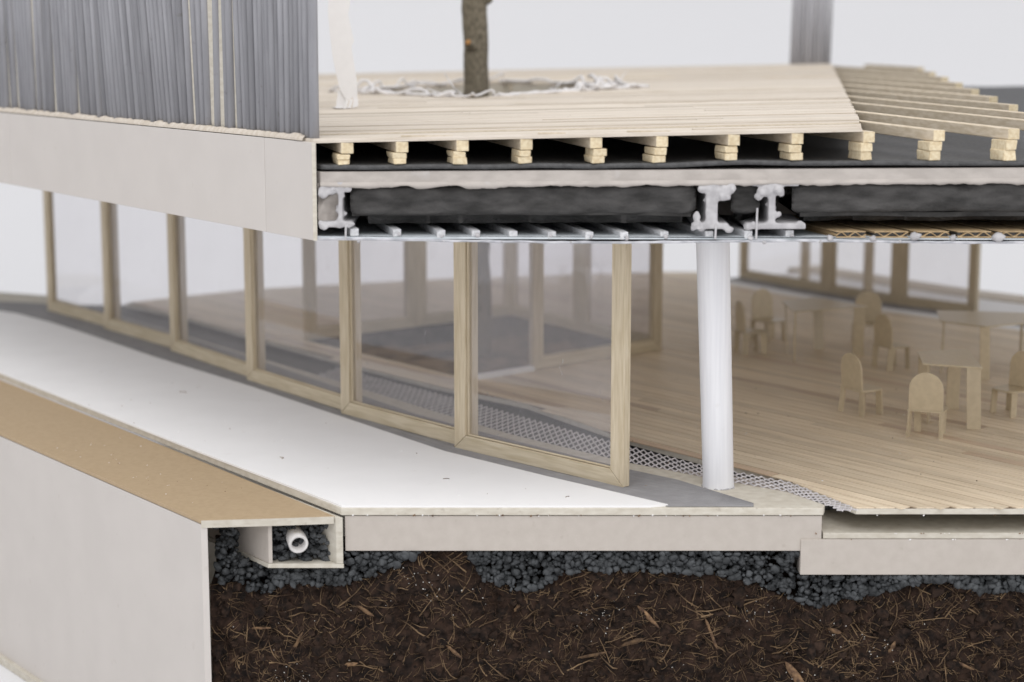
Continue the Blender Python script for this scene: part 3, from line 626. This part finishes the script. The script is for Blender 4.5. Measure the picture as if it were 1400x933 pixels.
# corrugated cardboard strips between the glue drops on the right
ends = [11.75, 13.15, 14.7, 16.2, 17.75, 19.3, 20.9, 22.5, 24.1, 25.7]
for x0, x1 in zip(ends, ends[1:]):
    x0 += .16; x1 -= .16; nseg = 28; z = 10.2; e = jd * 26; V = []; Fc = []
    for (zz0, zz1) in ((z, z + .035), (z + .20, z + .228)):
        b = len(V); V += [(x0, -.02, zz0), (x1, -.02, zz0), (x1 + e.x, e.y, zz0), (x0 + e.x, e.y, zz0), (x0, -.02, zz1), (x1, -.02, zz1), (x1 + e.x, e.y, zz1), (x0 + e.x, e.y, zz1)]; Fc += [tuple(i + b for i in f) for f in CF]
    b = len(V)
    for i in range(nseg + 1):
        xx = x0 + (x1 - x0) * i / nseg; zz = z + .117 + .075 * math.sin(i / nseg * 2 * math.pi * 2.1 + x0) * (1 + .25 * noise.noise(Vector((xx * 2, 0, 0))))
        V += [(xx, -.015, zz - .013), (xx, -.015, zz + .013), (xx + e.x, e.y, zz + .013), (xx + e.x, e.y, zz - .013)]
    for i in range(nseg):
        for j in range(4): Fc.append((b + 4 * i + j, b + 4 * i + (j + 1) % 4, b + 4 * i + 4 + (j + 1) % 4, b + 4 * i + 4 + j))
    mesh('cardboard_strip', V, Fc, 'cardboard', ce)
    prism('flute_shade', [(x0 + .02, .10), (x1 - .02, .10), (x1 - .3, 1.2), (x0 - .2, 1.2)], z + .04, z + .195, 'felt', ce)  # dark block added to stand in for the shade inside the flutes

# ------------------------------------------------------------------ roof slab with plastered beams and insulation
rs = empty('roof_slab', (10, 20, 12), label='grey roof slab with plastered beams and black insulation, cut open under the deck', cat='roof slab')
xs = [-7.0 + .10 * i for i in range(431)]
prism('slab_board', [(-7.0, .0), (38, .0), (38, 66), (-28, 66), (-41.5, 50), (-24, 24.6), (-9.0, 3.4)], 12.12, 12.66, 'cement', rs, hole=COURT, zf=tilt, bevel=.04)
# ragged plaster lip along the lower edge of the slab
V, Fc = [], []
for x in xs:
    a = .10 + .10 * noise.fractal(Vector((x * 1.1, 3, 0)), 1, 2, 4) + .09 * max(0, noise.noise(Vector((x * .6, 9, 2)))); zt = 12.16 + tilt(x, 0)
    f = -.05 - .04 * noise.noise(Vector((x * 1.6, 1, 0)))
    V += [(x, .01, zt + .12), (x, f, zt + .03), (x, f - .01, zt - a * .6), (x, .06, zt - a), (x, .5, zt - a * .8)]
for i in range(len(xs) - 1):
    for j in range(4): Fc.append((5 * i + j, 5 * i + 5 + j, 5 * i + 6 + j, 5 * i + 1 + j))
mesh('plaster_lip', V, Fc, 'cement', rs, smooth=True)
def insulation(x0, x1, seed):
    V, Fc = [], []; nu = int((x1 - x0) / .12); nv = 14
    for i in range(nu + 1):
        x = x0 + (x1 - x0) * i / nu; ed = min(x - x0, x1 - x) / .5; ed = math.sqrt(max(0, 1 - (1 - min(1, ed)) ** 2))
        for j in range(nv + 1):
            q = j / nv; z = 10.98 + 1.12 * q; bulge = math.sqrt(max(0, 1 - abs(2 * q - 1) ** 9)); nz_ = noise.fractal(Vector((x * .7, z * 1.4, seed)), 1, 2, 5)
            y = .55 - .34 * bulge * (.6 + .4 * ed) + .20 * nz_
            zz = 11.54 + (z - 11.54) * (.72 + .28 * ed) + .03 * noise.noise(Vector((x, seed, 0))) + tilt(x, 0)
            V.append((x, y, zz))
    for i in range(nu):
        for j in range(nv): a = i * (nv + 1) + j; Fc.append((a, a + nv + 1, a + nv + 2, a + 1))
    o = mesh('insulation', V, Fc, 'insul', rs, smooth=True); m = o.modifiers.new('thick', 'SOLIDIFY'); m.thickness = 1.5; m.offset = -1
insulation(-5.95, 6.75, 1); insulation(10.3, 34, 2); insulation(8.05, 9.1, 5)
for x0, x1 in ((-5.9, 6.6), (10.6, 34)):
    V, Fc = [], []; nn_ = 90
    for i in range(nn_ + 1):
        x = x0 + (x1 - x0) * i / nn_; y = .38 + .10 * noise.noise(Vector((x * .5, 7, 0))); z = 10.95 + .06 * noise.noise(Vector((x * .35, 2, 0))) + .05 * math.sin((i / nn_) * math.pi) * (x0 < 0)
        V += [(x, y, z), (x, y, z + .17), (x, 6, z + .17), (x, 6, z)]
    for i in range(nn_):
        for j in range(4): Fc.append((4 * i + j, 4 * i + (j + 1) % 4, 4 * i + 4 + (j + 1) % 4, 4 * i + 4 + j))
    mesh('vapour_sheet', V, Fc, 'insul', rs)
prism('void_lining', [(-6.8, 6.2), (37.5, 6.2), (37.5, 6.4), (-6.8, 6.4)], 10.4, 12.1, 'cement', rs)
def beam(name, xc, web_w, fl, fr, blobs, seed, z0=10.62, z1=12.2):
    rg = random.Random(seed); mb = MB(); zf = z0 + .0
    mb.box((xc - web_w / 2, -.05, zf), (xc + web_w / 2, 3.5, z1)); mb.box((xc - fl, -.10, zf - .1), (xc + fr, 3.5, zf + .12)); mb.box((xc - fl * .8, 0, z1 - .12), (xc + fr * .8, 3.5, z1 + .05))
    for (x, z, r) in blobs: stone(mb, (x, rg.uniform(-.08, .1), z), r, ICO2, rg)
    for k in range(12): stone(mb, (xc + rg.gauss(0, web_w * .3), rg.uniform(-.02, .3), rg.uniform(zf, z1)), rg.uniform(.10, .17), ICO2, rg)
    for k in range(7): stone(mb, (rg.uniform(xc - fl, xc + fr), rg.uniform(-.12, .2), zf + rg.uniform(-.09, .12)), rg.uniform(.05, .11), ICO2, rg)
    o = mb.build(name, 'plaster', rs); m = o.modifiers.new('remesh', 'REMESH'); m.mode = 'VOXEL'; m.voxel_size = .045; m.use_smooth_shade = True
    s = o.modifiers.new('soft', 'SMOOTH'); s.iterations = 6; s.factor = .5
    return o
beam('beam', -6.28, .16, .80, .42, [(-5.9, 10.72, .15), (-6.9, 10.62, .16), (-6.6, 11.9, .25), (-6.9, 11.85, .25), (-6.0, 12.0, .18)], 1, 10.68)
beam('beam', 7.32, .44, .58, .62, [(6.78, 10.98, .19), (6.7, 10.62, .17), (6.95, 10.5, .12), (7.0, 12.0, .2), (7.7, 11.9, .28), (7.75, 11.7, .2), (7.95, 10.5, .17), (8.0, 12.0, .2)], 2)
beam('beam', 9.52, .26, .95, 1.25, [(9.75, 11.05, .15), (9.2, 11.9, .25), (9.0, 11.7, .18), (10.55, 10.68, .16), (8.7, 10.6, .2), (9.75, 11.95, .22)], 3)
V, Fc = [], []
for i in range(13):
    for j in range(15):
        x, z = -7.12 + .88 * i / 12, 10.6 + 1.6 * j / 14; V.append((x, .22 + .22 * noise.fractal(Vector((x * 2, z * 2, 3)), 1, 2, 3) + .3 * (i / 12), z))
for i in range(12):
    for j in range(14): a = i * 15 + j; Fc.append((a, a + 15, a + 16, a + 1))
mesh('plaster_fill', V, Fc, 'cement', rs, smooth=True)
mb = MB()
for x in (-6.1, 7.45, 8.95): mb.bar((x, -.13, 10.15), (x + .02, -.11, 10.75 if x != 8.95 else 11.3), .07, .06, (1, 0, 0))
mb.build('pin', 'plaster', rs)

# ------------------------------------------------------------------ roof membrane (black felt)
V, Fc = [], []; gx, gy = 150, 60
def zm(x, y): return 12.90 + tilt(x, y) + .10 * math.exp(-((x - 8.6) / 1.6) ** 2 - y / 5) + .05 * math.exp(-((x - 13) / 2.2) ** 2 - y / 8) + .035 * noise.noise(Vector((x * .5, y * .2, 0))) + .012 * max(0, y - 6) * .4
for i in range(gx + 1):
    for j in range(gy + 1):
        q = (j / gy) ** 1.6; y = -.03 + q * 68; x0 = -6.95 - y * .68; x = x0 + (40 - x0) * i / gx; V.append((x, y, zm(x, y)))
for i in range(gx):
    for j in range(gy): a = i * (gy + 1) + j; Fc.append((a, a + gy + 1, a + gy + 2, a + 1))
inside = lambda x, y: len([1 for t in intervals(COURT, Vector((x, y)), Vector((1, 0))) if t[0] < 0 < t[1]]) > 0
Fc = [f for f in Fc if not inside(sum(V[i][0] for i in f) / 4, sum(V[i][1] for i in f) / 4)]
o = mesh('roof_membrane', V, Fc, 'felt', smooth=True); m = o.modifiers.new('thick', 'SOLIDIFY'); m.thickness = .17; m.offset = -1
tag(o, 'black felt roofing sheet between the wooden joists and the grey slab', 'roofing felt')

# ------------------------------------------------------------------ roof deck with joists
DECK = [(-7.25, -.03), (12.75, -.03), (22.2, 64), (21.9, 66), (-33, 66), (-42, 50.4), (-24.4, 24.8), (-9.2, 3.4)]
HOLE = [(-10.6, 37.5), (-2.0, 27.2), (7.2, 35.0), (-.4, 46.5)]
deck = empty('roof_deck', (2, 20, 13.6), label='pale plank roof deck on joists with an opening round the tree', cat='deck')
slope = (math.atan(.010), -math.atan(.021))
prism('deck_board', DECK, -.16, -.10, 'deck_wood', deck, hole=HOLE, zf=zdeck)
k = plank_rows(deck, DECK, HOLE, Vector((1, 0)), .52, lambda x, y: zdeck(x, y) - .02, .075, 'deck_wood', (13, 36), random.Random(31), .02, jag=.06, alt=('joist', .05), lift=.06)
print('deck planks', k)
# front edge of the deck: small offcut slivers
for x, ln in ((-4.05, 1.9), (.95, 1.0), (4.2, 1.6)):
    mb = MB(); mb.box((x, .05, zdeck(x, 0) + .0), (x + ln, .4, zdeck(x, 0) + .035)); mb.build('offcut', 'joist', deck)
JX = [-6.0, -4.0, -1.8, .53, 3.07, 5.47, 8.08, 10.4, 13.0, 15.55, 18.27, 21.2, 23.6, 26.2, 28.9, 31.8, 34.8, 37.8, 40.8, 44.0]
sd = Vector((jd.y, -jd.x, 0)); rng = random.Random(9)
for i, x in enumerate(JX):
    s = .0
    if x > 22:                       # joists that stop short on the right flank
        s = (x - 20.3) / (.12 + .28) / jd.y
    p = Vector((x, rng.uniform(-.04, .03))) + jd * s; q = Vector((x, 0)) + jd * (67 / jd.y)
    segs = [(p, q)]
    for seg in intervals(HOLE, Vector((x, 0)), jd):
        segs = [(p, Vector((x, 0)) + jd * (seg[0] - .5)), (Vector((x, 0)) + jd * (seg[1] + .5), q)]
    for a, b in segs:
        if (b - a).length < 1: continue
        mb = MB(); h = .40; za, zb = zdeck(a.x, a.y) - .17 - h / 2, zdeck(b.x, b.y) - .17 - h / 2
        mb.bar((a.x, a.y, za), (b.x, b.y, zb), .46, h, sd); mb.build('joist', 'joist', deck, bevel=.03)
    if s == 0:
        zt = zdeck(x, 0) - .17 - .41; zb = zm(x, .2) + .01; ox = rng.uniform(-.22, .12)
        hh = zt - zb
        for kk in range(2):
            mb = MB(); o3 = ox + rng.uniform(-.05, .05); z0 = zb + hh * (.5 * kk); mb.bar((x + o3, -.05 + rng.uniform(-.03, .03), z0 + hh * .25), (x + o3 - .28, .95, z0 + hh * .25), rng.uniform(.44, .54), hh * .49, sd); [v.__iadd__(Vector((rng.uniform(-.028, .028), rng.uniform(-.03, .03), rng.uniform(-.02, .02)))) for v in mb.V]; mb.build('joist_block', 'pine_end', deck, bevel=.03)
    ec = MB(); a = p; h = .39; z = zdeck(a.x, a.y) - .17 - .20; sv = Vector((sd.x, sd.y)) * .255
    ec.bar((a.x - jd.x * .012, a.y - jd.y * .012, z), (a.x + jd.x * .01, a.y + jd.y * .01, z), .45, h, sd); ec.build('joist_end', 'pine_end', deck, bevel=.03)
# card lining of the tree opening
for i in range(4):
    a, b = Vector(HOLE[i]), Vector(HOLE[(i + 1) % 4]); q = (b - a).normalized(); nn = Vector((q.y, -q.x))
    prism('opening_lining', [tuple(a), tuple(b), tuple(b + nn * .12), tuple(a + nn * .12)], 10.2, 13.80, 'cream_edge', deck, zf=lambda x, y: .021 * x + .01 * y)

# ------------------------------------------------------------------ fascia
fa = empty('fascia', (-16, 13, 10), label='grey-white card fascia band along the left eave', cat='fascia')
FP = [(-7.28, -.10), (-9.42, 3.05), (-24.75, 24.4), (-44, 50.4)]
for a, b in zip(FP, FP[1:]):
    a, b = Vector(a), Vector(b); q = (b - a).normalized(); nn = Vector((q.y, -q.x)) * -1; nn = Vector((-q.y, q.x)) * -1 if False else nn
    ins = Vector((.8, .6)) * .15; a2 = a - q * -.012; b2 = b - q * .012
    P4 = [tuple(a2), tuple(a2 + ins), tuple(b2 + ins), tuple(b2)]
    zb = lambda x: 10.06
    V = [(x, y, 10.07 + (.03 if y < 1 else 0)) for x, y in P4] + [(x, y, zdeck(x, y) - .13) for x, y in P4]
    mesh('panel', V, [(0, 3, 2, 1), (4, 5, 6, 7), (0, 1, 5, 4), (1, 2, 6, 5), (2, 3, 7, 6), (3, 0, 4, 7)], 'grey_card', fa, bevel=.02)
a = Vector(FP[0]); mb = MB(); mb.bar((a.x + .07, a.y - .012, 10.1), (a.x + .07, a.y - .012, zdeck(a.x, 0) - .14), .15, .02, (1, 0, 0)); mb.build('cut_edge', 'cream_edge', fa)

# ------------------------------------------------------------------ stick screens
def stick_mesh(r, h, mt='stick'):
    mb = MB(); mb.tube([(0, 0, 0), (0, 0, h * .5), (0, 0, h)], r, 8); me = bpy.data.meshes.new('stick'); me.from_pydata([tuple(v) for v in mb.V], [], mb.F); me.materials.append(M[mt])
    me.polygons.foreach_set('use_smooth', [len(p.vertices) == 4 for p in me.polygons]); return me
rng = random.Random(17)
sc1 = empty('stick_screen', (-16, 13, 13.8), label='tall screen of thin grey sticks standing on the left edge of the roof', cat='screen')
line = [Vector((-7.35, .35)), Vector((-9.35, 3.35)), Vector((-24.6, 24.7)), Vector((-42, 48.2))]
sm_ = stick_mesh(.195, 11.5); k = 0; gap = 0
for a, b in zip(line, line[1:]):
    L_ = (b - a).length; q = (b - a).normalized(); s = 0
    while s < L_:
        p = a + q * s; o = bpy.data.objects.new('stick', sm_); place(o, sc1); o.matrix_parent_inverse = Matrix.Translation(-sc1.location)
        ins = Vector((.8, .6)) * rng.uniform(.10, .18); fr_ = min(1, max(0, (-p.x - 8.2) / 6)); ln = rng.gauss(0, .005) + gap - .10 * fr_ + .03 * fr_ * math.sin(p.x * .5)
        o.location = (p.x + ins.x, p.y + ins.y, zdeck(p.x, p.y) - .02 + rng.uniform(0, .06)); ax = Vector((.8, .6, 0))
        o.rotation_mode = 'QUATERNION'; o.rotation_quaternion = Matrix.Rotation(ln, 3, ax).to_quaternion(); k += 1
        s += .385 * rng.uniform(.95, 1.05); gap *= .55
        if rng.random() < .2: s += rng.uniform(.30, .52); gap = rng.uniform(.035, .075)
print('sticks', k)
for a, b in zip(line, line[1:]):
    q = (b - a).normalized()
    if a.y < 1: a = a + q * .3
    i1 = Vector((.8, .6)) * .13; i2 = Vector((.8, .6)) * .25; A = [tuple(a + i1), tuple(a + i2), tuple(b + i2), tuple(b + i1)]
    V = [(x, y, zdeck(x, y) - .05) for x, y in A] + [(x, y, 25.2) for x, y in A]; mesh('backing_board', V, [(0, 3, 2, 1), (4, 5, 6, 7), (0, 1, 5, 4), (1, 2, 6, 5), (2, 3, 7, 6), (3, 0, 4, 7)], 'cream_edge', sc1)
    V, Fc = [], []; n_ = max(8, int((b - a).length / .12))
    for i in range(n_ + 1):
        p = a.lerp(b, i / n_); o1, o2_ = -.2 - .03 * noise.noise(Vector((p.x * 2, 0, 0))), .05; h_ = .10 + .10 * noise.fractal(Vector((p.x * 2.2, 4, 0)), 1, 2, 3); z = zdeck(p.x, p.y) - .10
        for off, zz in ((o1, z), (o1 + .01, z + .05 + h_ * .3), (o1 + .1, z + .1 + h_), (o2_, z + .1 + h_)): V.append((p.x + .8 * off, p.y + .6 * off, zz))
    for i in range(n_):
        for j in range(3): Fc.append((4 * i + j, 4 * i + j + 1, 4 * i + 5 + j, 4 * i + 4 + j))
    mesh('base_strip', V, Fc, 'deck_wood', sc1)
sc2 = empty('stick_screen', (20.8, 66, 15), label='end of a grey stick screen far back beyond the roof deck', cat='screen')
sm2 = stick_mesh(.15, 11, 'stick_lit')
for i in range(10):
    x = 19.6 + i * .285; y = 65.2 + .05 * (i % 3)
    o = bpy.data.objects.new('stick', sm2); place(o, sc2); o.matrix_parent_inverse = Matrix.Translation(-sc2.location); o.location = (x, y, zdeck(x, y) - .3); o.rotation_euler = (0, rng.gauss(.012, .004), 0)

# ------------------------------------------------------------------ tree
tree = empty('tree', (-2.05, 38.0, -1.6), label='real twig with brown bark standing as a tree trunk through the deck opening', cat='tree')
V, Fc = [], []; n = 28; zs = [-2.0 + .28 * i for i in range(88)]
for k, z in enumerate(zs):
    cx = -2.03 - .006 * (z - 14) + .035 * math.sin(z * .9) + .025 * math.sin(z * 2.3); cy = 38.0 + .08 * math.sin(z * .4); r = .715 - .004 * (z - 14) + .015 * math.sin(z * 1.1)
    for j in range(n):
        a = 2 * math.pi * j / n; p = Vector((math.cos(a) * 2.5, math.sin(a) * 2.5, z * 1.1)); rr = r * (1 + .05 * noise.fractal(p, 1, 2, 4)); V.append((cx + rr * math.cos(a), cy + rr * math.sin(a), z))
for k in range(len(zs) - 1):
    for j in range(n): Fc.append((k * n + j, k * n + (j + 1) % n, (k + 1) * n + (j + 1) % n, (k + 1) * n + j))
mesh('trunk', V, Fc, 'bark', tree, smooth=True)
mb = MB(); c0 = Vector((-2.28, 37.40, 16.72)); mb.tube([c0 + Vector((.12, .3, -.1)), c0, c0 + Vector((-.1, -.2, .12)), c0 + Vector((-.14, -.3, .15))], [.42, .34, .22, .17], 14, True); st = mb.build('branch_stub', 'bark', tree, smooth=True)
mb = MB(); mb.tube([c0 + Vector((-.14, -.3, .15)), c0 + Vector((-.18, -.36, .18))], [.16, .12], 12, True); mb.build('cut_face', 'cutwood', st)
mb = MB(); mb.tube([(-1.55, 38, 19.0), (-1.25, 37.95, 19.15), (-1.1, 37.9, 19.6), (-.8, 37.8, 20.6)], [.2, .17, .14, .1], 8); mb.build('branch', 'bark', tree, smooth=True)

# frayed string round the opening
stg = empty('frayed_string', (-1, 36, 13.9), label='tangle of frayed white string round the tree opening in the deck', cat='string')
rng = random.Random(41); per = [Vector(p) for p in HOLE]; 
def rim(t):
    t = t % 4; i = int(t); return per[i].lerp(per[(i + 1) % 4], t - i)
for s in range(16):
    t = rng.choice((0.0, .25, .5, .75, 1.0, 1.3, 1.6, 2.1, 2.6, 3.0, 3.4)) + rng.random() * .3; ln = rng.uniform(.25, .7); pts = []; nn_ = 26; a1, a2, a3 = rng.random() * 9, rng.uniform(.2, .6), rng.uniform(.05, .22)
    for i in range(nn_):
        p = rim(t + ln * i / nn_); ox = noise.noise(Vector((i * .22, a1, 0))) * a2 * 1.6; oy = noise.noise(Vector((i * .22, a1, 7))) * a2 * 1.6
        z = zdeck(p.x, p.y) + .06 + max(0, noise.noise(Vector((i * .2, a1, 3)))) * a3 * 4.5; pts.append((p.x + ox, p.y + oy, z))
    mb = MB(); mb.tube(pts, rng.uniform(.06, .11), 6); mb.build('strand', 'string', stg, smooth=True)
for x, y, dx, dz in ((-2.6, 30, -.9, 1.1), (5.5, 37.6, .9, .7), (2, 33.5, .7, .4), (-3.2, 29.6, -1.2, .35)):
    pts = [(x + dx * i / 9, y + .2 * math.sin(i), zdeck(x, y) + .05 + dz * (i / 9) ** 1.4) for i in range(10)]; mb = MB(); mb.tube(pts, .06, 5, True, .03); mb.build('strand', 'string', stg, smooth=True)

# ------------------------------------------------------------------ paper figure (flat cut-out)
SIL = [(-.16, .42), (-.42, .9), (-.72, 2.3), (-.83, 3.3), (-.92, 4.4), (-.88, 5.0), (-.62, 5.35), (-.36, 5.45), (-.40, 5.75), (-.36, 6.1), (-.15, 6.28), (.08, 6.2), (.16, 5.95), (.12, 5.65), (0, 5.45), (.14, 5.3), (.12, 4.9), (.02, 4.3), (.28, 3.1), (.15, 2.85), (.38, 1.3), (.40, .45), (.20, .40), (.16, .55), (.05, .38), (-.08, .42)]
n = len(SIL); V = [(x, 0, z) for x, z in SIL] + [(x, .05, z) for x, z in SIL]
fg = empty('paper_figure', (-7.6, 19.8, zdeck(-7.8, 19.8)), .12, label='white paper cut-out of a standing figure on the deck beside the grey screen', cat='figure')
Fc = [(i, (i + 1) % n, (i + 1) % n + n, i + n) for i in range(n)]
for t in tessellate_polygon([[Vector((x, z, 0)) for x, z in SIL]]): Fc.append(tuple(t)); Fc.append(tuple(i + n for i in reversed(t)))
mesh('silhouette', V, Fc, 'paper', fg, world=False)
mb = MB(); mb.raw([(-.62, -.05, .02), (.05, -.05, .02), (.05, .9, .02), (-.75, .9, .02), (-.62, -.05, .05), (.05, -.05, .05), (.05, .9, .05), (-.75, .9, .05)], CF); mb.raw([(-.62, .06, .05), (-.1, .06, .05), (-.16, .09, .85), (-.5, .09, .85), (-.62, .1, .05), (-.1, .1, .05), (-.16, .13, .85), (-.5, .13, .85)], CF)
mb.build('foot_tab', 'paper', fg, world=False)
mb = MB()
for (x0, z0, x1, z1) in ((.0, .02, .12, .42), (.22, .05, .3, .44), (-.2, .0, -.08, .4), (.34, .1, .36, .45)): mb.bar((x0, -.06, z0), (x1, .0, z1), .14, .03, (1, 0, 0))
mb.build('torn_edge', 'paper', fg, world=False)
